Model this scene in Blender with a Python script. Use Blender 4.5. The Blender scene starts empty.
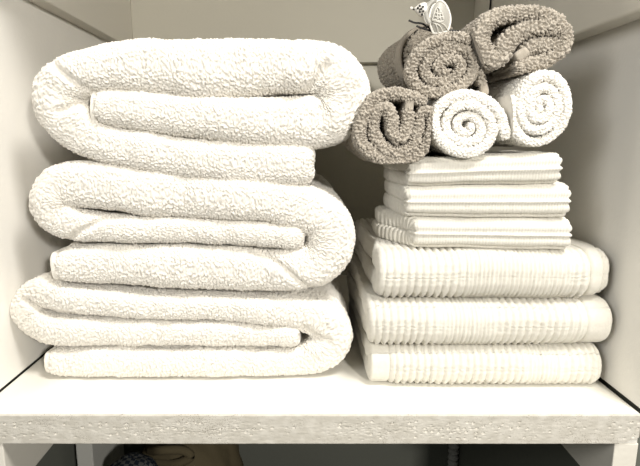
import bpy, bmesh, math, random
import numpy as np
from mathutils import Vector

C = bpy.context.scene.collection
PI = math.pi
rng = random.Random(7)

# ------------------------------------------------------------------ camera
F = 500.0
PX, PY = 300.0, 233.0
TH = math.atan(92.0 / F)
CT, ST = math.cos(TH), math.sin(TH)
CZ = 0.1886                       # camera height above the shelf top


def P(u, v, Y):
    """point of the place at depth Y seen at photo position u, v (for measuring)"""
    b = (PY - v) / F
    t = Y / (CT + b * ST)
    return (t * (u - PX) / F, Y, CZ + t * (-ST + b * CT))


cam = bpy.data.cameras.new('camera')
cam.sensor_width = 36.0
cam.lens = F / 640 * 36
cam.shift_x = 20 / 640
cam.clip_start = 0.01
cam_o = bpy.data.objects.new('camera', cam)
C.objects.link(cam_o)
cam_o.location = (0, 0, CZ)
cam_o.rotation_euler = (PI / 2 - TH, 0, 0)
bpy.context.scene.camera = cam_o


# ------------------------------------------------------------------ noise
def hsh(ix, iy, k):
    x = np.sin(ix * 127.1 + iy * 311.7 + k * 74.7) * 43758.5453
    return x - np.floor(x)


def vnoise(x, y, k=0):
    ix, iy = np.floor(x), np.floor(y)
    fx, fy = x - ix, y - iy
    fx, fy = fx * fx * (3 - 2 * fx), fy * fy * (3 - 2 * fy)
    a, b = hsh(ix, iy, k), hsh(ix + 1, iy, k)
    c, d = hsh(ix, iy + 1, k), hsh(ix + 1, iy + 1, k)
    return (a * (1 - fx) + b * fx) * (1 - fy) + (c * (1 - fx) + d * fx) * fy - 0.5


def worley(x, y, k=0):
    """distance to the nearest loop centre and that loop's own random value"""
    ix, iy = np.floor(x), np.floor(y)
    best = np.full(x.shape, 9.0)
    val = np.zeros(x.shape)
    for dx in (-1, 0, 1):
        for dy in (-1, 0, 1):
            cx, cy = ix + dx, iy + dy
            px = cx + 0.5 + 0.68 * (hsh(cx, cy, k + 1) - 0.5)
            py = cy + 0.5 + 0.68 * (hsh(cx, cy, k + 2) - 0.5)
            d = np.hypot(px - x, py - y)
            m = d < best
            best = np.where(m, d, best)
            val = np.where(m, hsh(cx, cy, k + 3), val)
    return best, val


def loops(s, q, size, k):
    d, r = worley((0.8 * s + 0.6 * q) / size, (0.8 * q - 0.6 * s) / size, k)
    return np.sqrt(np.clip(1 - (d / 0.58) ** 2, 0, 1)) * (0.65 + 0.55 * r)


# ------------------------------------------------------------------ mesh helpers
def link(name, me, mat, parent=None):
    if mat is not None:
        me.materials.append(mat)
    o = bpy.data.objects.new(name, me)
    C.objects.link(o)
    if parent is not None:
        o.parent = parent
    return o


def grid_mesh(name, V, closed_j=True, caps=True, smooth=True):
    ni, nj, _ = V.shape
    verts = V.reshape(-1, 3)
    idx = np.arange(ni * nj).reshape(ni, nj)
    if closed_j:
        a = idx[:-1, :]
        b = idx[1:, :]
        quads = np.stack([a, b, np.roll(b, -1, 1), np.roll(a, -1, 1)], -1).reshape(-1, 4)
    else:
        quads = np.stack([idx[:-1, :-1], idx[1:, :-1], idx[1:, 1:], idx[:-1, 1:]], -1).reshape(-1, 4)
    loopv = [quads.ravel()]
    sizes = [np.full(len(quads), 4)]
    if caps and closed_j:
        for row, rev in ((0, False), (ni - 1, True)):
            c = verts.shape[0]
            verts = np.vstack([verts, V[row].mean(0)[None]])
            r = idx[row]
            r2 = np.roll(r, -1)
            t = np.stack([np.full(nj, c), r, r2] if not rev else [np.full(nj, c), r2, r], -1)
            loopv.append(t.ravel())
            sizes.append(np.full(nj, 3))
    loopv = np.concatenate(loopv)
    sizes = np.concatenate(sizes)
    starts = np.concatenate([[0], np.cumsum(sizes)[:-1]])
    me = bpy.data.meshes.new(name)
    me.vertices.add(len(verts))
    me.vertices.foreach_set('co', verts.astype(np.float32).ravel())
    me.loops.add(len(loopv))
    me.loops.foreach_set('vertex_index', loopv.astype(np.int32))
    me.polygons.add(len(sizes))
    me.polygons.foreach_set('loop_start', starts.astype(np.int32))
    if smooth:
        me.polygons.foreach_set('use_smooth', np.ones(len(sizes), bool))
    me.update(calc_edges=True)
    me.validate()
    return me


def box_bm(bm, x0, x1, y0, y1, z0, z1, bevel=0.0):
    r = bmesh.ops.create_cube(bm, size=1.0)
    for v in r['verts']:
        v.co = Vector(((x0 + x1) / 2 + v.co.x * (x1 - x0), (y0 + y1) / 2 + v.co.y * (y1 - y0), (z0 + z1) / 2 + v.co.z * (z1 - z0)))
    if bevel:
        es = list({e for v in r['verts'] for e in v.link_edges})
        bmesh.ops.bevel(bm, geom=es, offset=bevel, segments=3, affect='EDGES', profile=0.5)


def bm_obj(name, bm, mat, parent=None, smooth=False):
    me = bpy.data.meshes.new(name)
    bmesh.ops.recalc_face_normals(bm, faces=bm.faces)
    bm.to_mesh(me)
    bm.free()
    if smooth:
        for p in me.polygons:
            p.use_smooth = True
    return link(name, me, mat, parent)


def box(name, x0, x1, y0, y1, z0, z1, mat, bevel=0.0, parent=None):
    bm = bmesh.new()
    box_bm(bm, x0, x1, y0, y1, z0, z1, bevel)
    return bm_obj(name, bm, mat, parent)


def spline(pts, step):
    """centripetal-ish Catmull-Rom through pts (any columns; the first three are the position)"""
    p = np.array(pts, float)
    p = np.vstack([2 * p[0] - p[1], p, 2 * p[-1] - p[-2]])
    p[0, 3:], p[-1, 3:] = p[1, 3:], p[-2, 3:]
    out = []
    for i in range(1, len(p) - 2):
        t = np.linspace(0, 1, 40, endpoint=False)[:, None]
        a, b, c, d = p[i - 1], p[i], p[i + 1], p[i + 2]
        out.append(0.5 * (2 * b + (c - a) * t + (2 * a - 5 * b + 4 * c - d) * t ** 2 + (3 * b - a - 3 * c + d) * t ** 3))
    out.append(p[-2][None])
    o = np.vstack(out)
    # light smoothing of the curve
    for _ in range(30):
        o[1:-1] = 0.5 * o[1:-1] + 0.25 * (o[:-2] + o[2:])
    L = np.concatenate([[0], np.cumsum(np.linalg.norm(np.diff(o[:, :3], axis=0), axis=1))])
    n = max(4, int(L[-1] / step))
    s = np.linspace(0, L[-1], n)
    return np.stack([np.interp(s, L, o[:, k]) for k in range(o.shape[1])], 1), s


def tube(name, pts, r, mat, parent=None, step=0.002, nseg=10):
    if np.isscalar(r):
        pts = [tuple(p) + (r,) for p in pts]
    pc, s = spline(pts, step)
    T = np.gradient(pc[:, :3], axis=0)
    T /= np.linalg.norm(T, axis=1)[:, None] + 1e-12
    ref = np.array([0.0, 0.0, 1.0]) if abs(T[:, 2]).mean() < 0.8 else np.array([0.0, 1.0, 0.0])
    N = np.cross(T, ref)
    N /= np.linalg.norm(N, axis=1)[:, None] + 1e-12
    B = np.cross(T, N)
    a = np.linspace(0, 2 * PI, nseg, endpoint=False)
    rr = pc[:, 3][:, None, None]
    V = pc[:, None, :3] + rr * (np.cos(a)[None, :, None] * N[:, None] + np.sin(a)[None, :, None] * B[:, None])
    return link(name, grid_mesh(name, V), mat, parent)


def ribbon(name, pts, A, L, mat, parent=None, step=0.0007, size=0.0015, amp=0.0005, seed=1, kr=1.0,
           dense=0.05, coarse=0.002, end=0.008, endmin=0.3, rib=None, soft=0.0012, waver=0.0015, warp=None, sq=0.8,
           uniform=False, flat=()):
    """a thick folded band of cloth: pts = (x, y, z, half thickness) along the fold, swept along A for L"""
    pc, s = spline(pts, step)
    A = np.array(A, float)
    A /= np.linalg.norm(A)
    c, h = pc[:, :3], pc[:, 3].copy()
    ltot = s[-1]
    d = np.minimum(s, ltot - s)
    k = np.clip(d / end, 0, 1)
    tap = endmin + (1 - endmin) * np.sqrt(np.clip(1 - (1 - k) ** 2, 0, 1))
    T = np.gradient(c, axis=0)
    T -= (T @ A)[:, None] * A
    T /= np.linalg.norm(T, axis=1)[:, None] + 1e-12
    N = np.cross(T, A)
    # cross-section, positions along the swept direction
    hm = float(np.mean(h))
    r = kr * hm
    n_arc = max(8, int(PI * hm * 0.9 / step))
    if uniform:
        side = np.linspace(r, L - r, max(3, int((L - 2 * r) / step)))
    else:
        n1 = max(2, int(min(dense, L - 2 * r) / step))
        side = np.linspace(r, min(dense + r, L - r), n1)
        if L - r > side[-1] + coarse:
            side = np.concatenate([side, np.linspace(side[-1], L - r, int((L - r - side[-1]) / coarse) + 2)[1:]])
    ph = np.linspace(PI / 2, -PI / 2, n_arc + 2)[1:-1]
    nb = n_arc if uniform else 12
    phb = np.linspace(-PI / 2, PI / 2, nb + 2)[1:-1]
    sn, cs = np.sin(ph), np.cos(ph)
    snb, csb = np.sin(phb), np.cos(phb)
    cn = np.concatenate([np.ones(len(side)), np.sign(sn) * np.abs(sn) ** sq, -np.ones(len(side)), np.sign(snb) * np.abs(snb) ** sq])
    ca = np.concatenate([side[::-1], r * (1 - np.abs(cs) ** sq), side, L - r * (1 - np.abs(csb) ** sq)])
    q = np.concatenate([[0], np.cumsum(np.hypot(np.diff(cn * hm), np.diff(ca)))])
    S, Q = np.meshgrid(s, q, indexing='ij')
    HA = ca[None, :] + 0 * S
    front = np.clip(1 - HA / 0.03, 0, 1)
    back0 = waver * (vnoise(s / 0.035, s * 0 + 3.3, seed) + 0.6 * vnoise(s / 0.012, s * 0 + 1.7, seed + 5))[:, None] * 2
    inset = (1 - tap)[:, None] * r * 0.9
    aa = HA + back0 * front + inset * (1 - 2 * HA / L)
    V = c[:, None, :] + N[:, None, :] * (cn[None, :] * (h * tap)[:, None])[..., None] + A * aa[..., None]
    # normals by finite differences
    dS = np.gradient(V, axis=0)
    dQ = np.roll(V, -1, 1) - np.roll(V, 1, 1)
    NN = np.cross(dS, dQ)
    NN /= np.linalg.norm(NN, axis=2)[..., None] + 1e-12
    ctr = c[:, None, :] + A * np.clip(aa, r, L - r)[..., None]
    if ((V - ctr) * NN).sum() < 0:
        NN = -NN
    D = soft * (vnoise(S / 0.022, Q / 0.022, seed + 11) + 0.28 * vnoise(S / 0.008, Q / 0.009, seed + 12)) * 2
    if size:
        wv = 0.25 * size * vnoise(S / (size * 4), Q / (size * 4), seed + 30)
        lp = loops(S + wv, Q, size, seed)
        lp = lp * (0.85 + 0.3 * (vnoise(S / 0.006, Q / 0.006, seed + 21) + 0.5))
        D = D + amp * (lp - 0.5)
    if rib:
        D = D + rib(S, Q, HA, cn[None, :] + 0 * S)
    V = V + NN * D[..., None]
    if warp:
        V = warp(V)
    for (p0, nrm) in flat:                      # where it lies against a neighbour it is pressed flat
        nv = np.array(nrm, float) / np.linalg.norm(nrm)
        dd = (V - np.array(p0, float)) @ nv
        V = V - np.clip(dd, 0, None)[..., None] * nv
    return link(name, grid_mesh(name, V), mat, parent)


def tag(o, label, cat, group=None):
    o['label'] = label
    o['category'] = cat
    if group:
        o['group'] = group
    return o


def struct(o):
    o['kind'] = 'structure'
    return o


# ------------------------------------------------------------------ materials
def new_mat(name, col, rough=0.8, spec=0.3):
    m = bpy.data.materials.new(name)
    m.use_nodes = True
    nt = m.node_tree
    b = nt.nodes['Principled BSDF']
    b.inputs['Base Color'].default_value = (*col, 1)
    b.inputs['Roughness'].default_value = rough
    b.inputs['Specular IOR Level'].default_value = spec
    return m, nt, b


def noise_bump(nt, b, scale, dist, strength=1.0, detail=3.0, stretch=(1, 1, 1)):
    tc = nt.nodes.new('ShaderNodeTexCoord')
    mp = nt.nodes.new('ShaderNodeMapping')
    mp.inputs['Scale'].default_value = stretch
    n = nt.nodes.new('ShaderNodeTexNoise')
    n.inputs['Scale'].default_value = scale
    n.inputs['Detail'].default_value = detail
    bp = nt.nodes.new('ShaderNodeBump')
    bp.inputs['Distance'].default_value = dist
    bp.inputs['Strength'].default_value = strength
    nt.links.new(tc.outputs['Object'], mp.inputs['Vector'])
    nt.links.new(mp.outputs['Vector'], n.inputs['Vector'])
    nt.links.new(n.outputs['Fac'], bp.inputs['Height'])
    nt.links.new(bp.outputs['Normal'], b.inputs['Normal'])
    return n, mp


def vary(nt, b, c0, c1, scale, detail=4.0, lo=0.35, hi=0.65):
    tc = nt.nodes.new('ShaderNodeTexCoord')
    n = nt.nodes.new('ShaderNodeTexNoise')
    n.inputs['Scale'].default_value = scale
    n.inputs['Detail'].default_value = detail
    r = nt.nodes.new('ShaderNodeValToRGB')
    r.color_ramp.elements[0].position = lo
    r.color_ramp.elements[1].position = hi
    r.color_ramp.elements[0].color = (*c0, 1)
    r.color_ramp.elements[1].color = (*c1, 1)
    nt.links.new(tc.outputs['Object'], n.inputs['Vector'])
    nt.links.new(n.outputs['Fac'], r.inputs['Fac'])
    nt.links.new(r.outputs['Color'], b.inputs['Base Color'])


def terry(name, c0, c1, sheen=0.25):
    m, nt, b = new_mat(name, c0, 1.0, 0.05)
    vary(nt, b, c0, c1, 420)
    noise_bump(nt, b, 1500, 0.0004, 0.7)
    b.inputs['Sheen Weight'].default_value = sheen
    b.inputs['Sheen Roughness'].default_value = 0.6
    return m


WHITE = terry('white_terry', (0.79, 0.755, 0.685), (0.84, 0.81, 0.745))
WHITE_FLAT = terry('white_hem_weave', (0.80, 0.77, 0.70), (0.83, 0.80, 0.73))
RIBBED = terry('ivory_ribbed_cotton', (0.70, 0.675, 0.60), (0.74, 0.715, 0.64))
SOFTWHITE = terry('soft_white_terry', (0.83, 0.80, 0.735), (0.86, 0.835, 0.775))
TAUPE = terry('taupe_terry', (0.32, 0.285, 0.235), (0.48, 0.435, 0.365))
TAUPE_FLAT = terry('taupe_hem_weave', (0.37, 0.33, 0.27), (0.43, 0.385, 0.32))

WALL, nt, b = new_mat('white_wall_paint', (0.88, 0.86, 0.81), 0.55, 0.3)
noise_bump(nt, b, 260, 0.0006, 0.35)
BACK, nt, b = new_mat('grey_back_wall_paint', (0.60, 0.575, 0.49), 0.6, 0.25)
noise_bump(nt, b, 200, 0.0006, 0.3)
CLEAT, nt, b = new_mat('white_cleat_paint', (0.74, 0.71, 0.63), 0.5, 0.3)
noise_bump(nt, b, 180, 0.0008, 0.4, stretch=(1, 0.2, 1))
SHELF, nt, b = new_mat('white_shelf_paint', (0.86, 0.84, 0.77), 0.4, 0.3)
noise_bump(nt, b, 120, 0.0004, 0.25)
EDGE, nt, b = new_mat('painted_chipboard_edge', (0.66, 0.63, 0.55), 0.6, 0.3)
vary(nt, b, (0.53, 0.505, 0.44), (0.62, 0.595, 0.53), 160)
src = b.inputs['Base Color'].links[0].from_socket
tc = nt.nodes.new('ShaderNodeTexCoord')
mp = nt.nodes.new('ShaderNodeMapping')
mp.inputs['Scale'].default_value = (170, 60, 330)
vo = nt.nodes.new('ShaderNodeTexVoronoi')
n2 = nt.nodes.new('ShaderNodeTexNoise')
n2.inputs['Scale'].default_value = 55
th = nt.nodes.new('ShaderNodeMath')
th.operation = 'MULTIPLY_ADD'
th.inputs[1].default_value = 0.55
th.inputs[2].default_value = -0.115
lt = nt.nodes.new('ShaderNodeMath')
lt.operation = 'LESS_THAN'
mx = nt.nodes.new('ShaderNodeMix')
mx.data_type = 'RGBA'
mx.inputs[7].default_value = (0.16, 0.13, 0.09, 1)
nt.links.new(tc.outputs['Object'], mp.inputs['Vector'])
nt.links.new(mp.outputs['Vector'], vo.inputs['Vector'])
nt.links.new(tc.outputs['Object'], n2.inputs['Vector'])
nt.links.new(n2.outputs['Fac'], th.inputs[0])
nt.links.new(vo.outputs['Distance'], lt.inputs[0])
nt.links.new(th.outputs[0], lt.inputs[1])
nt.links.new(lt.outputs[0], mx.inputs[0])
nt.links.new(src, mx.inputs[6])
nt.links.new(mx.outputs[2], b.inputs['Base Color'])
noise_bump(nt, b, 600, 0.0003, 0.35, stretch=(0.5, 1, 1))
SHADEWALL, nt, b = new_mat('lower_wall_shade_tone', (0.13, 0.135, 0.115), 0.7, 0.2)  # shade of the space under the shelf, put into the colour
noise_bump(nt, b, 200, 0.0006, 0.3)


# ------------------------------------------------------------------ the closet niche
XL, XR = -0.2296, 0.2406
YF, YB = 0.321, 0.695
ZLO, ZHI = -0.36, 0.44
for nm, zl, zr, zb, top, ms, mb in (('', 0.0016, 0.0026, 0.0, 0.42, WALL, BACK), ('lower_', ZLO, ZLO, ZLO, -0.0226, SHADEWALL, SHADEWALL)):
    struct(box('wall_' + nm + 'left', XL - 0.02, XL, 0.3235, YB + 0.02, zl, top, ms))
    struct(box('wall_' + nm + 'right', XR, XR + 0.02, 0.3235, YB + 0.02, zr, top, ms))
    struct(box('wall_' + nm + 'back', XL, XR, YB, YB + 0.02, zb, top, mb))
struct(box('slot_backing_left', XL - 0.02, XL - 0.010, 0.3235, YB + 0.02, -0.0226, 0.0016, SHADEWALL))  # dark backing added to keep outside light out of the wall slots
struct(box('slot_backing_right', XR + 0.010, XR + 0.02, 0.3235, YB + 0.02, -0.0226, 0.0026, SHADEWALL))
struct(box('floor', XL - 0.02, XR + 0.02, 0.30, YB + 0.02, ZLO - 0.02, ZLO, SHADEWALL))
struct(box('unseen_upper_shelf', XL - 0.02, XR + 0.02, 0.325, YB + 0.02, 0.42, 0.44, WALL, 0.0008))  # unseen upper shelf, added to block lamp light from the back wall
struct(box('trim_1', XL, XL + 0.0145, 0.325, YB, 0.305, 0.42, CLEAT, 0.0012))
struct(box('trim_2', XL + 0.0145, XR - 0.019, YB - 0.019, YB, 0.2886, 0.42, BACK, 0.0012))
struct(box('trim_3', XR - 0.019, XR, 0.325, YB, 0.2727, 0.42, CLEAT, 0.0025))
struct(box('trim_4', XL, XL + 0.0185, YF + 0.001, YB, -0.067, -0.0226, CLEAT, 0.0008))
struct(box('trim_5', XR - 0.017, XR, YF + 0.001, YB, -0.067, -0.0226, CLEAT, 0.0008))

# the shelf board, its front edge a rough chipboard face
SX0, SX1 = XL + 0.0006, XR - 0.0012
shelf_bm = bmesh.new()
box_bm(shelf_bm, SX0, SX1, YF + 0.001, YB - 0.0005, -0.0226, 0.0, 0.0006)
shelf = tag(bm_obj('shelf', shelf_bm, SHELF), 'white painted chipboard shelf holding all the towels', 'shelf')
nx, nz = 1100, 56
gx = np.linspace(SX0, SX1, nx)
gz = np.linspace(-0.0228, 0.0002, nz)
GX, GZ = np.meshgrid(gx, gz, indexing='ij')
e = np.minimum(GZ - gz[0], gz[-1] - GZ)
core = np.clip((e - 0.0025) / 0.003, 0, 1)
d, rv = worley(GX / 0.0038, GZ / 0.0017, 3)
pit = np.clip(1 - d / 0.42, 0, 1) * (rv > 0.62)
d2, rv2 = worley(GX / 0.0060, GZ / 0.0040, 9)
pit2 = np.clip(1 - d2 / 0.17, 0, 1) ** 0.4 * (rv2 > 0.55)
mid = np.exp(-((GZ + 0.0105) / 0.0065) ** 2) * np.clip(0.6 + 1.6 * vnoise(GX / 0.05, GZ * 0, 15), 0.15, 1)
GY = YF + 0.00015 * vnoise(GX / 0.004, GZ / 0.0015, 4) + core * mid * (0.0005 * pit + 0.0030 * pit2 + 0.0004 * np.abs(vnoise(GX / 0.0022, GZ / 0.0009, 6)))
GY = GY + 0.0012 * np.clip(1 - e / 0.0009, 0, 1) ** 2
# the broken lower right corner
brk = np.clip((GX - (SX1 - 0.016)) / 0.016, 0, 1) * 0.0075
GZ2 = np.maximum(GZ, gz[0] + brk * (0.8 + 0.5 * vnoise(GX / 0.002, GX * 0, 2)))
GYb = np.full_like(GY, YF + 0.003)
Vf = np.stack([GX, GY, GZ2], -1)
link('front_edge', grid_mesh('front_edge', Vf, closed_j=False, caps=False), EDGE, shelf)['label'] = 'rough pitted grey front edge'

# ------------------------------------------------------------------ bath towels
YBT = 0.372      # front of the pile
GB = 'folded white bath towels in the left pile'
BACKDIR = (0, 1, 0)


def px_path(pts, Y, zfloor=None):
    out = []
    for (u, v, hh) in pts:
        x, y, z = P(u, v, Y + 0.008)
        hw = hh * (Y + 0.008) / F
        out.append((x, Y, z, hw))
    return out


def tucks(lines, Y):
    """soft tucks pressed into the front folds of a towel, along lines measured on its front"""
    segs = []
    for ln in lines:
        q = [np.array(P(u, v, Y + 0.004))[[0, 2]] for u, v in ln]
        segs += list(zip(q[:-1], q[1:]))

    def warp(V):
        V = V.copy()
        xz = V[..., [0, 2]]
        d = np.full(xz.shape[:2], 9.0)
        for a, b_ in segs:
            ab = b_ - a
            t = np.clip(((xz - a) @ ab) / (ab @ ab), 0, 1)
            d = np.minimum(d, np.linalg.norm(xz - a - t[..., None] * ab, axis=-1))
        V[..., 1] += 0.0042 * np.exp(-(d / 0.0026) ** 2) * np.clip(1 - (V[..., 1] - Y) / 0.025, 0, 1)
        return V
    return warp


def bath_towel(pts, label, hem_at, seed, lines, flat=(), Y=YBT):
    w = px_path(pts, Y)
    o = ribbon('bath_towel', w, BACKDIR, 0.27, WHITE, step=0.00055, size=0.0018, amp=0.0019, seed=seed, kr=0.85,
               dense=0.03, coarse=0.004, end=0.009, endmin=0.45, soft=0.0011, waver=0.0022, flat=flat, warp=tucks(lines, Y))
    tag(o, label, 'towel', GB)
    i = 0 if hem_at == 'start' else -1
    a, b_ = np.array(w[i]), np.array(w[1 if i == 0 else -2])
    dr = (a - b_)[:3] / np.linalg.norm((a - b_)[:3])
    hp = [tuple(a[:3] + dr * q + np.array((0, 0.002, 0))) + (a[3] * 0.9,) for q in (-0.0025, 0.0, 0.0022)]
    ribbon('hem', hp, BACKDIR, 0.265, WHITE_FLAT, o, step=0.0005, size=0.0009, amp=0.0002, seed=seed + 3, kr=0.6,
           dense=0.03, coarse=0.003, end=0.002, endmin=0.7, soft=0.0005, waver=0.0004)
    return o


T1 = [(95, 107, 17), (130, 110, 19), (200, 117, 20), (260, 121, 23), (302, 123, 25), (333, 117, 25), (343, 95, 26), (330, 72, 25),
      (295, 66, 25), (240, 68, 27), (200, 69, 28), (150, 66, 25), (105, 68, 22), (72, 77, 23), (57, 98, 26), (70, 124, 24),
      (105, 144, 20), (150, 152, 20), (200, 160, 21), (260, 164, 22), (314, 165, 21)]
T2 = [(303, 238, 12), (250, 233, 13), (190, 231, 13), (120, 229, 13), (80, 226, 16), (57, 216, 19), (50, 200, 20), (62, 186, 22),
      (95, 186, 22), (150, 193, 23), (200, 197, 22), (260, 200, 21), (300, 208, 22), (325, 222, 24), (331, 243, 24), (318, 262, 24),
      (285, 270.5, 21.5), (240, 269.5, 22), (180, 267, 22), (120, 265, 20), (75, 265.5, 17.5), (56, 266, 16)]
T3 = [(299, 335, 11), (250, 334, 12), (190, 333, 12.5), (120, 332, 13), (75, 331, 14), (45, 328, 15), (25, 311, 14.5), (38, 295, 16),
      (66, 300, 14.5), (120, 304, 13), (190, 307.5, 12.5), (250, 309.5, 13), (300, 315, 17), (325, 324, 21), (331, 340, 22), (318, 355, 19),
      (285, 361, 15), (190, 361, 15), (120, 361, 15), (75, 361, 15), (50, 361, 13)]
bath_towel(T1, 'topmost bulky white bath towel of the left pile, its hemmed end tucked inside the fold', 'start', 11,
           [[(48, 60), (62, 72), (78, 84), (92, 92)], [(326, 66), (318, 80), (302, 94), (286, 101)], [(60, 112), (78, 104), (92, 104)]])
bath_towel(T2, 'middle folded white bath towel, between the two other bulky ones', 'end', 12,
           [[(250, 251), (280, 263), (300, 280), (313, 291)], [(66, 241), (85, 229), (104, 220), (124, 213)]])
bath_towel(T3, 'lowest white bath towel of the left pile, lying on the shelf', 'end', 13,
           [[(24, 299), (40, 311), (72, 315)], [(304, 327), (316, 336), (328, 340)]], flat=[((0, 0, 0.0004), (0, 0, -1))])

# ------------------------------------------------------------------ ribbed hand towels
GH = 'ribbed ivory hand towels in the right pile'


def u_path(Yf, Yb, z0, z1, tilt=0.0):
    h = (z1 - z0) / 4
    p = [(0, Yb, z0 + h, h), (0, (Yf + Yb) / 2, z0 + h, h), (0, Yf + 2.6 * h, z0 + h, h), (0, Yf + 1.3 * h, z0 + 1.35 * h, h * 1.1),
         (0, Yf + 1.1 * h, z0 + 2 * h, h * 1.1), (0, Yf + 1.3 * h, z0 + 2.65 * h, h * 1.1), (0, Yf + 2.6 * h, z0 + 3 * h, h),
         (0, (Yf + Yb) / 2, z0 + 3 * h, h), (0, Yb, z0 + 3 * h, h)]
    return p


def at_x(p, x):
    return [(x,) + q[1:] for q in p]


def hand_rib(seed):
    def f(S, Q, HA, cn):
        x = HA + 0.0007 * vnoise(S / 0.01, HA / 0.01, seed)
        wide = 0.0054 + 0.0 * x
        a = np.abs(np.sin(x / wide * PI)) ** 0.75
        c = np.abs(np.sin(x / 0.0031 * PI)) ** 0.6
        zone = np.clip((vnoise(x / 0.04, x * 0 + 0.5, seed + 2) - 0.02) * 6, 0, 1)
        bump = a * (1 - zone) + c * zone
        nub = np.abs(np.sin(S / 0.0021 * PI + 1.6 * vnoise(S / 0.004, HA / 0.003, seed + 4)))
        return np.where(np.abs(cn) > 0.98, 1, 0.25) * (0.0026 * (bump - 0.6) + 0.0010 * (nub - 0.5) * (1 - 0.6 * zone))
    return f


def hand_towel(x0, x1, Yf, Yb, z0, z1, label, seed, hem, lip=0.0):
    p = u_path(Yf, Yb, z0, z1)
    hemw = {21: 0.017, 22: 0.021, 23: 0.0125}[seed]
    flat = [((0, 0, z0 + 0.0002), (0, 0, -1)), ((0, 0, z1 - 0.0001), (0, 0, 1))]
    bx0 = x0 + hemw - 0.003 if hem == 'left' else x0
    bx1 = x1 - hemw - lip + 0.003 if hem == 'right' else x1

    def warp(V):
        V = V.copy()
        dy = V[..., 1] - Yf
        V[..., 2] += 0.0016 * vnoise(V[..., 0] / 0.05, dy / 0.06, seed + 40) * (V[..., 2] - z0) / (z1 - z0) * 2
        V[..., 1] += 0.002 * vnoise(V[..., 0] / 0.06, V[..., 2] / 0.03, seed + 41) * 2 * np.clip(1 - dy / 0.05, 0, 1)
        return V
    o = ribbon('hand_towel', at_x(p, bx0), (1, 0, 0), bx1 - bx0, RIBBED, step=0.0007, size=0.0013, amp=0.0003, seed=seed, kr=0.7,
               uniform=True, end=0.006, rib=hand_rib(seed), soft=0.0005, waver=0.002, warp=warp, flat=flat)
    tag(o, label, 'towel', GH)
    ps = [(q[0], q[1] + 0.0004, q[2], q[3] * 0.96) for q in p]
    if hem == 'right':
        hx = x1 - hemw - lip
    else:
        hx = x0
    he = ribbon('hem', at_x(ps, hx), (1, 0, 0), hemw, RIBBED, o, step=0.0007, size=0.0009, amp=0.00012, seed=seed + 7, kr=0.45,
                uniform=True, end=0.006, soft=0.0004, waver=0.0008, warp=warp, flat=flat)
    he['label'] = 'smooth flat woven border'
    if lip:
        pl = [(q[0], q[1] + 0.003, q[2], q[3] * 0.8) for q in p]
        ribbon('selvedge', at_x(pl, x1 - lip - 0.004), (1, 0, 0), lip + 0.004, RIBBED, o, step=0.0007, size=0.0024, amp=0.0009, seed=seed + 9,
               kr=0.6, uniform=True, end=0.006, soft=0.0006, waver=0.001, warp=warp, flat=flat)
    return o


hand_towel(0.0535, 0.2335, 0.358, 0.535, 0.0002, 0.0325, 'lowest ribbed ivory hand towel, flat on the shelf at the right', 21, 'left')
hand_towel(0.0510, 0.2365, 0.357, 0.540, 0.0325, 0.0695, 'middle ribbed ivory hand towel, the second up from the shelf', 22, 'right')
hand_towel(0.0585, 0.2350, 0.359, 0.530, 0.0695, 0.1080, 'top ribbed ivory hand towel, directly under the small washcloths', 23, 'right', 0.007)

# ------------------------------------------------------------------ folded washcloths
GW = 'folded white washcloths on the hand towels'


def wash_rib(seed):
    def f(S, Q, HA, cn):
        x = S - S.max() / 2
        x = x + 0.9 * np.clip(x, -0.009, 0.009) + 0.0008 * vnoise(HA / 0.03, S / 0.01, seed)
        k = np.abs(np.cos(x / 0.0060 * PI)) ** 0.8
        nub = np.abs(np.sin(HA / 0.0021 * PI + 1.2 * vnoise(S / 0.004, HA / 0.004, seed + 3)))
        return 0.0025 * (k - 0.7) + 0.0005 * (nub - 0.5)
    return f


def washcloth(x0, x1, Yf, Yb, z0, z1, label, seed, rise, shear):
    def warp(V):
        V = V.copy()
        dy = np.clip(V[..., 1] - Yf - 0.005, 0, 0.055)
        wx = np.clip((x1 - V[..., 0]) / (x1 - x0), 0, 1)
        V[..., 0] -= shear * dy * wx
        V[..., 1] += 0.012 * wx * np.clip(1 - dy / 0.05, 0, 1)
        fz = np.clip((V[..., 2] - z0) / (z1 - z0), 0, 1)
        V[..., 2] += rise[0] * (1 - wx) * (1 - fz) + rise[1] * (1 - wx) * fz
        return V
    o = ribbon('washcloth', at_x(u_path(Yf, Yb, z0, z1), x0), (1, 0, 0), x1 - x0, RIBBED, step=0.0006, size=0.0011, amp=0.00025, seed=seed,
               kr=0.75, uniform=True, end=0.005, rib=wash_rib(seed), soft=0.0006, waver=0.0015, warp=warp)
    return tag(o, label, 'washcloth', GW)


washcloth(0.0860, 0.2005, 0.360, 0.450, 0.1080, 0.1312, 'lowest folded white washcloth, resting on the ribbed hand towel', 31, (0.0, 0.001), 0.36)
washcloth(0.0805, 0.1985, 0.361, 0.455, 0.1315, 0.1550, 'middle folded white washcloth of the three flat ones', 32, (0.0008, 0.003), 0.10)
washcloth(0.0805, 0.1895, 0.362, 0.455, 0.1555, 0.1745, 'topmost flat folded white washcloth, directly under the rolled ones', 33, (0.0028, 0.0055), 0.08)

# ------------------------------------------------------------------ rolled washcloths
GT, GR = 'rolled taupe washcloths', 'rolled white washcloths'


def zoomed(pts, ox, oy, k, h):
    out = []
    for p in pts:
        hh = p[2] if len(p) > 2 else h
        out.append((ox + p[0] / k, oy + p[1] / k, hh / k))
    return out


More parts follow.
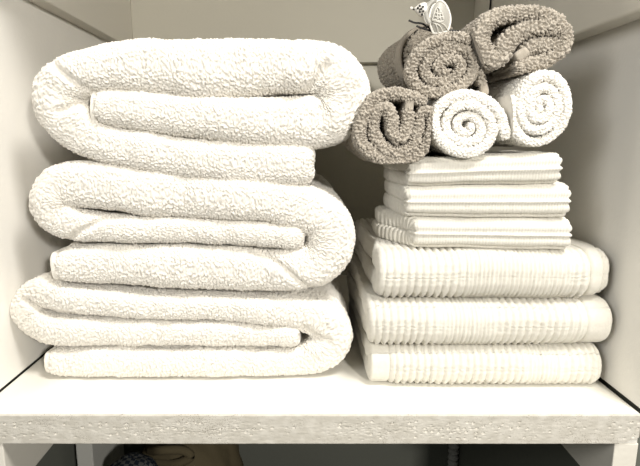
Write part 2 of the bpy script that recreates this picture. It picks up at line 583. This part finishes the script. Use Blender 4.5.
def spiral(cx, cy, rx, ry, r0, turns, a0, tilt, h, cw=1, n=None):
    n = n or int(turns * 10)
    out = []
    for i in range(n + 1):
        f = i / n
        a = a0 + cw * f * turns * 2 * PI
        k = r0 + (1 - r0) * f
        x, y = rx * k * math.cos(a), ry * k * math.sin(a)
        out.append((cx + x * math.cos(tilt) - y * math.sin(tilt), cy + x * math.sin(tilt) + y * math.cos(tilt), h))
    return out


def roll(pts, Y, A, L, mat, flat, label, group, seed, size, amp, hem='start', dense=0.02, hemlen=0.007, waver=0.0015, press=()):
    w = []
    for (u, v, hh) in pts:
        x, y, z = P(u, v, Y + 0.003)
        w.append((x, Y, z, hh * (Y + 0.003) / F))
    o = ribbon('rolled_washcloth', w, A, L, mat, step=0.0004, size=size, amp=amp, seed=seed, kr=0.8, dense=dense, coarse=0.0008,
               end=0.005, endmin=0.5, soft=0.0007, waver=waver, flat=press)
    tag(o, label, 'washcloth', group)
    if hem:
        i, j = (0, 1) if hem == 'start' else (-1, -2)
        a, b_ = np.array(w[i]), np.array(w[j])
        dr = (a - b_)[:3] / np.linalg.norm((a - b_)[:3])
        hp = [tuple(a[:3] + dr * q) + (a[3] * 0.8,) for q in (-0.003, hemlen * 0.4, hemlen)]
        he = ribbon('hem', hp, A, L, flat, o, step=0.0005, size=0.0009, amp=0.00012, seed=seed + 5, kr=0.7, dense=0.02, coarse=0.002,
                    end=0.003, endmin=0.5, soft=0.0003, waver=0.0004, flat=press)
        he['label'] = 'smooth woven hem'
    return o


def sep(u0, v0, u1, v1, Y, back=(0, 1, 0)):
    """plane of contact through two photo points at depth Y and along the axis direction"""
    a, c = np.array(P(u0, v0, Y)), np.array(P(u1, v1, Y))
    return a, np.cross(c - a, np.array(back, float))


def side(pl, inside):
    p0, n = pl
    n = n / np.linalg.norm(n)
    if (np.array(inside) - p0) @ n > 0:
        n = -n
    return (p0 - n * 0.0002, n)


FLOORZ = [((0.14, 0.37, 0.1756), (0.045, 0, -1))]
S12 = sep(433, 95, 428, 160, 0.37)
S23 = sep(507, 92, 511, 150, 0.37)
c1, c2, c3 = P(395, 122, 0.37), P(467, 127, 0.37), P(541, 107, 0.37)
R1 = zoomed([(287, 165), (280, 250), (248, 310), (208, 290), (200, 215), (175, 162, 23), (128, 185), (116, 270), (160, 352), (235, 380),
             (308, 342), (335, 260), (352, 180, 23), (392, 190, 23), (395, 280), (350, 372), (250, 422), (150, 408), (70, 345), (48, 280),
             (75, 190), (130, 115), (220, 92), (310, 108), (375, 140)], 350, 75, 4.9, 26)
roll(R1, 0.366, (0.0, 1, 0), 0.105, TAUPE, TAUPE_FLAT, 'rolled taupe washcloth at lower left, nearest the bath towels', GT, 41, 0.0019, 0.0024,
     press=[side(S12, c1)] + FLOORZ)
R2 = spiral(466, 126.5, 36, 33, 0.06, 3.1, 5.0, 0.25, 4.6)
R2 = R2 + [(503, 128, 5.5), (506, 139, 5)]
roll(R2, 0.366, (0.0, 1, 0), 0.105, SOFTWHITE, WHITE_FLAT, 'rolled white washcloth in the middle, between taupe and white rolls', GR, 42, 0.0018, 0.0014, hem=None,
     press=[side(S12, c2), side(S23, c2)] + FLOORZ)
R3 = spiral(540.5, 106, 31, 40, 0.07, 3.1, 2.6, 0.22, 4.6, cw=1)
roll(R3, 0.364, (-0.10, 1, 0.0), 0.105, SOFTWHITE, WHITE_FLAT, 'rolled white washcloth at right end, closest to the right wall', GR, 43, 0.0018, 0.0014, hemlen=0.004,
     press=[side(S23, c3)] + FLOORZ)
R4 = spiral(445, 68, 43, 31, 0.06, 2.9, 0.9, -0.35, 4.7) + [(482, 74, 5.0), (483, 86, 5.0)]
S45 = sep(464, 20, 487, 84, 0.375)
c4, c5 = P(445, 68, 0.375), P(522, 38, 0.375)
roll(R4, 0.374, (0.20, 1, 0.10), 0.075, TAUPE, TAUPE_FLAT, 'large rolled taupe washcloth in the middle of the heap, under the white ornament', GT, 44, 0.0019, 0.0024, hem='end', dense=0.07,
     press=[side(S45, c4)])
R5 = zoomed([(322, 292, 34), (380, 252, 38), (450, 247, 40), (520, 240, 34), (546, 205, 30), (505, 155, 36), (410, 146, 38), (310, 175, 44),
             (235, 235, 48), (203, 298, 46), (150, 330, 42), (100, 280, 44), (86, 190, 44), (140, 112, 40), (250, 78, 36), (380, 72, 34), (495, 112, 32),
             (552, 190, 30), (540, 265, 32), (460, 322, 34), (350, 352, 34), (270, 380, 30)], 465, 0, 5.48, 36)
roll(R5, 0.368, (0.0, 1, 0.0), 0.10, TAUPE, TAUPE_FLAT, 'flattened rolled taupe washcloth on top at right, over the white rolls', GT, 45, 0.0019, 0.0024,
     press=[side(S45, c5)])
R6 = spiral(433, 58, 29, 29, 0.2, 2.4, 4.3, 0.0, 5.0)
r6 = roll(R6, 0.462, (-0.15, 1, 0.0), 0.085, TAUPE, TAUPE_FLAT, 'rolled taupe washcloth at the back left, half hidden behind the large one', GT, 46, 0.0019, 0.0024, hem=None, dense=0.05)
hb = []
for i in range(15):
    a = 2.5 + i * 0.2
    x, y, z = P(433 + 33.5 * math.cos(a), 58 + 33.5 * math.sin(a), 0.465)
    hb.append((x, 0.4605, z, 0.0014))
ribbon('hem', hb, (-0.15, 1, 0), 0.012, TAUPE_FLAT, r6, step=0.0005, size=0.0009, amp=0.00012, seed=77, kr=0.8, uniform=True, end=0.003,
       soft=0.0003, waver=0.0006)['label'] = 'smooth woven hem'

# ------------------------------------------------------------------ the little white ornament on the rolls
ORN_W, nt, b = new_mat('white_glazed_ornament', (0.86, 0.84, 0.78), 0.35, 0.5)
noise_bump(nt, b, 900, 0.0002, 0.3)
ORN_G, nt, b = new_mat('pearly_grey_ornament', (0.42, 0.41, 0.37), 0.4, 0.5)
noise_bump(nt, b, 900, 0.0003, 0.4)
ORN_M, nt, b = new_mat('cloudy_white_ornament', (0.62, 0.605, 0.55), 0.4, 0.5)
noise_bump(nt, b, 900, 0.0002, 0.3)
BLACK, nt, b = new_mat('black_wire', (0.012, 0.012, 0.012), 0.5, 0.4)
noise_bump(nt, b, 900, 0.0002, 0.4)
YO = 0.40
orn = bpy.data.objects.new('ornament', None)
C.objects.link(orn)
orn.location = P(437, 33, YO)
tag(orn, 'small white openwork ornament with spotted pointed tip standing on the taupe rolls', 'ornament')
OL = np.array(orn.location)
bpy.context.view_layer.update()


def op(u, v, dy=0.0):
    """point of the ornament, relative to its base"""
    z = 10.35
    return tuple(np.array(P(400 + u / z, v / z, YO + dy)) - OL)


pxm = YO / F          # size of a photo pixel there
rim = [(345, 345), (318, 270), (303, 185), (325, 85), (375, 20), (420, 4), (470, 45), (505, 115), (522, 190), (515, 260), (490, 320), (430, 340)]


def bulge(u, v):
    return -0.004 * max(0.0, 1 - ((u - 415) / 115) ** 2 - ((v - 180) / 190) ** 2)


# leaf panel: a thick curved sheet with grid topology
ctr = (412, 185)
rings, segs = 8, 72
rp, _ = spline([(u, v, 0.0, 1.0) for u, v in rim + rim[:1]], 12)
ang = np.linspace(0, len(rp) - 1, segs, endpoint=False).astype(int)
Vf = np.zeros((2 * rings, segs, 3))
for j, a in enumerate(ang):
    for i in range(rings):
        f = (i + 0.02) / (rings - 1)
        f = min(f, 1.0)
        u = ctr[0] + (rp[a][0] - ctr[0]) * f
        v = ctr[1] + (rp[a][1] - ctr[1]) * f
        Vf[i, j] = op(u, v, bulge(u, v))
        Vf[2 * rings - 1 - i, j] = op(u, v, bulge(u, v) + 0.0012)
link('leaf_panel', grid_mesh('leaf_panel', Vf), ORN_G, orn)
tube('rim', [op(u, v, bulge(u, v) - 0.0002) for u, v in rim + rim[:1]], 0.0008, ORN_W, orn, 0.0005)
flame = [(335, 215), (350, 150), (385, 75), (430, 130), (450, 205), (420, 225), (360, 205), (335, 215)]
tube('inner_rib', [op(u, v, bulge(u, v) - 0.0005) for u, v in flame], 0.0006, ORN_M, orn, 0.0005)
for pts in ([(345, 215), (400, 228), (460, 262), (505, 330)], [(345, 240), (395, 255), (425, 290), (440, 335)], [(365, 240), (385, 290), (395, 340)],
            [(360, 130), (400, 145), (438, 140)], [(355, 170), (400, 180), (445, 175)], [(385, 95), (388, 150), (392, 205)], [(415, 110), (412, 150), (418, 205)]):
    tube('vein', [op(u, v, bulge(u, v) - 0.0005) for u, v in pts], 0.0005, ORN_M, orn, 0.0005)
# collar behind the leaf: grey band between two white edges
band = [(300, 245), (272, 190), (262, 130), (278, 70), (320, 20), (360, 2)]
tube('collar', [op(u + 8, v, -0.001) for u, v in band], 0.0019, ORN_G, orn, 0.0005, 14)
tube('collar_edge', [op(u - 16, v, -0.001) for u, v in band], 0.0007, ORN_W, orn, 0.0005)
# spotted tip: a turned teardrop
ax0, ax1 = np.array(op(148, 88, 0.001)), np.array(op(258, 102, 0.002))
prof = [(0.0, 0.12), (0.15, 0.36), (0.35, 0.66), (0.6, 0.95), (0.8, 1.05), (1.0, 1.0)]
tip = tube('tip', [tuple(ax0 + (ax1 - ax0) * t) + (0.0050 * k,) for t, k in prof], None, ORN_W, orn, 0.0004, 20)
for (u, v) in ((185, 85), (205, 60), (238, 72), (218, 92), (205, 122), (240, 115), (228, 150)):
    bm = bmesh.new()
    bmesh.ops.create_icosphere(bm, subdivisions=2, radius=0.00085)
    for q in bm.verts:
        q.co += Vector(op(u, v, -0.0030))
    bm_obj('spot', bm, BLACK, tip, True)
bm = bmesh.new()
bmesh.ops.create_icosphere(bm, subdivisions=2, radius=0.0012)
for q in bm.verts:
    q.co += Vector(op(118, 85, 0.001))
bm_obj('bead', bm, ORN_W, orn, True)
tube('bead_wire', [op(118, 85, 0.001), op(140, 98, 0.001), op(165, 98, 0.001)], 0.0005, BLACK, orn, 0.0004)
for pts in ([(90, 210), (150, 235), (230, 245), (320, 300)], [(170, 270), (240, 295), (340, 325)], [(500, 315), (555, 318), (620, 335)]):
    tube('wire', [op(u, v, 0.003) for u, v in pts], 0.0007, BLACK, orn, 0.0006)

# a thin twisted cord on the right-hand cleat
xc = XR - 0.0205
cord_pts = [(xc + 0.0004 * math.sin(i * 1.9), 0.617 + 0.0006 * math.cos(i * 2.3), 0.43 - i * 0.006) for i in range(28)]
tag(tube('cord', cord_pts, 0.0011, BLACK, None, 0.001), 'thin black cord hanging near the back right corner behind the taupe roll', 'cord')

# ------------------------------------------------------------------ things in the compartment below
TAN, nt, b = new_mat('tan_canvas', (0.10, 0.082, 0.048), 0.95, 0.1)
noise_bump(nt, b, 900, 0.0005, 0.6)
NAVY, nt, b = new_mat('navy_checked_cloth', (0.02, 0.03, 0.07), 0.95, 0.1)
tc = nt.nodes.new('ShaderNodeTexCoord')
ck = nt.nodes.new('ShaderNodeTexChecker')
ck.inputs['Scale'].default_value = 240
ck.inputs['Color1'].default_value = (0.010, 0.014, 0.022, 1)
ck.inputs['Color2'].default_value = (0.07, 0.072, 0.07, 1)
nt.links.new(tc.outputs['Object'], ck.inputs['Vector'])
nt.links.new(ck.outputs['Color'], b.inputs['Base Color'])
PAPER, nt, b = new_mat('grey_white_card', (0.45, 0.45, 0.42), 0.7, 0.2)
noise_bump(nt, b, 300, 0.0004, 0.3)
HOSE, nt, b = new_mat('grey_hose', (0.35, 0.35, 0.33), 0.6, 0.3)
noise_bump(nt, b, 300, 0.0004, 0.3)


def lump(name, cx, cy, z0, rx, ry, hz, mat, seed, parent=None, p=0.75):
    n, m_ = 60, 90
    th = np.linspace(0.02, PI - 0.02, n)
    ph = np.linspace(0, 2 * PI, m_, endpoint=False)
    TH_, PH_ = np.meshgrid(th, ph, indexing='ij')
    k = 1 + 0.16 * vnoise(TH_ * 2.2 + 5, np.cos(PH_) * 2 + np.sin(PH_) * 3, seed) + 0.06 * vnoise(TH_ * 7, np.cos(PH_) * 6 + np.sin(PH_) * 5, seed + 1)
    f = lambda a: np.sign(a) * np.abs(a) ** p
    V = np.stack([cx + rx * k * f(np.sin(TH_)) * np.cos(PH_), cy + ry * k * f(np.sin(TH_)) * np.sin(PH_), z0 + hz / 2 + hz / 2 * f(np.cos(TH_)) * (0.9 + 0.1 * k)], -1)
    V[..., 2] = np.maximum(V[..., 2], z0)
    return link(name, grid_mesh(name, V), mat, parent)


bag = lump('canvas_bag', -0.135, 0.55, ZLO, 0.065, 0.07, 0.215, TAN, 3)
tag(bag, 'tan cloth bag with a knotted tie, dim in the compartment under the shelf', 'bag')
kx, ky, kz = P(172, 452, 0.50)
tube('tie', [(kx - 0.03, ky + 0.02, kz - 0.012), (kx - 0.012, ky, kz + 0.002), (kx + 0.012, ky, kz + 0.002), (kx + 0.02, ky, kz - 0.006), (kx + 0.004, ky, kz - 0.014), (kx - 0.02, ky + 0.01, kz - 0.02)], 0.005, TAN, bag, 0.001)
nav = lump('checked_cloth', -0.158, 0.425, ZLO, 0.038, 0.04, 0.255, NAVY, 8)
tag(nav, 'folded navy checked cloth in front of the tan bag below the shelf', 'cloth')
card = bm = bmesh.new()
box_bm(bm, -0.218, -0.202, 0.44, 0.52, ZLO, -0.071, 0.001)
cd = tag(bm_obj('white_card_box', bm, PAPER), 'narrow grey-white carton standing against the left wall below the shelf', 'box')
hx, hy, hz_ = P(454, 455, 0.68)
hp = []
for i in range(150):
    z = ZLO + 0.0005 + i * (0.335 / 149)
    hp.append((hx, 0.683, z, 0.0072 + 0.0012 * math.sin(i * 1.5)))
tag(tube('ribbed_hose', hp, None, HOSE, None, 0.0006, 14), 'grey ribbed hose standing upright against the back wall below the shelf', 'hose')

# ------------------------------------------------------------------ light
world = bpy.data.worlds.new('room')
bpy.context.scene.world = world
world.use_nodes = True
wn = world.node_tree
bg = wn.nodes['Background']
bg.inputs['Color'].default_value = (1.0, 0.975, 0.90, 1)
bg.inputs['Strength'].default_value = 0.06


def area(name, loc, target, sx, sy, power, col):
    l = bpy.data.lights.new(name, 'AREA')
    l.shape = 'RECTANGLE'
    l.size, l.size_y = sx, sy
    l.energy = power
    l.color = col
    o = bpy.data.objects.new(name, l)
    C.objects.link(o)
    o.location = loc
    o.rotation_euler = (Vector(target) - Vector(loc)).to_track_quat('-Z', 'Y').to_euler()
    return o


area('room_lamp', (0.37, -0.55, 0.40), (-0.05, 0.42, 0.12), 0.07, 0.07, 8.0, (1.0, 0.955, 0.885))
area('window_light', (-0.80, -0.40, 0.65), (0.1, 0.42, 0.12), 0.50, 0.50, 5.5, (1.0, 0.985, 0.95))
area('ceiling_lamp', (0.42, -0.12, 1.15), (-0.15, 0.38, 0.05), 0.28, 0.28, 14.5, (1.0, 0.96, 0.905))

sc = bpy.context.scene
sc.view_settings.view_transform = 'Standard'
sc.view_settings.look = 'None'
sc.view_settings.gamma = 1
sc.view_settings.use_curve_mapping = False
sc.view_settings.exposure = 0.07
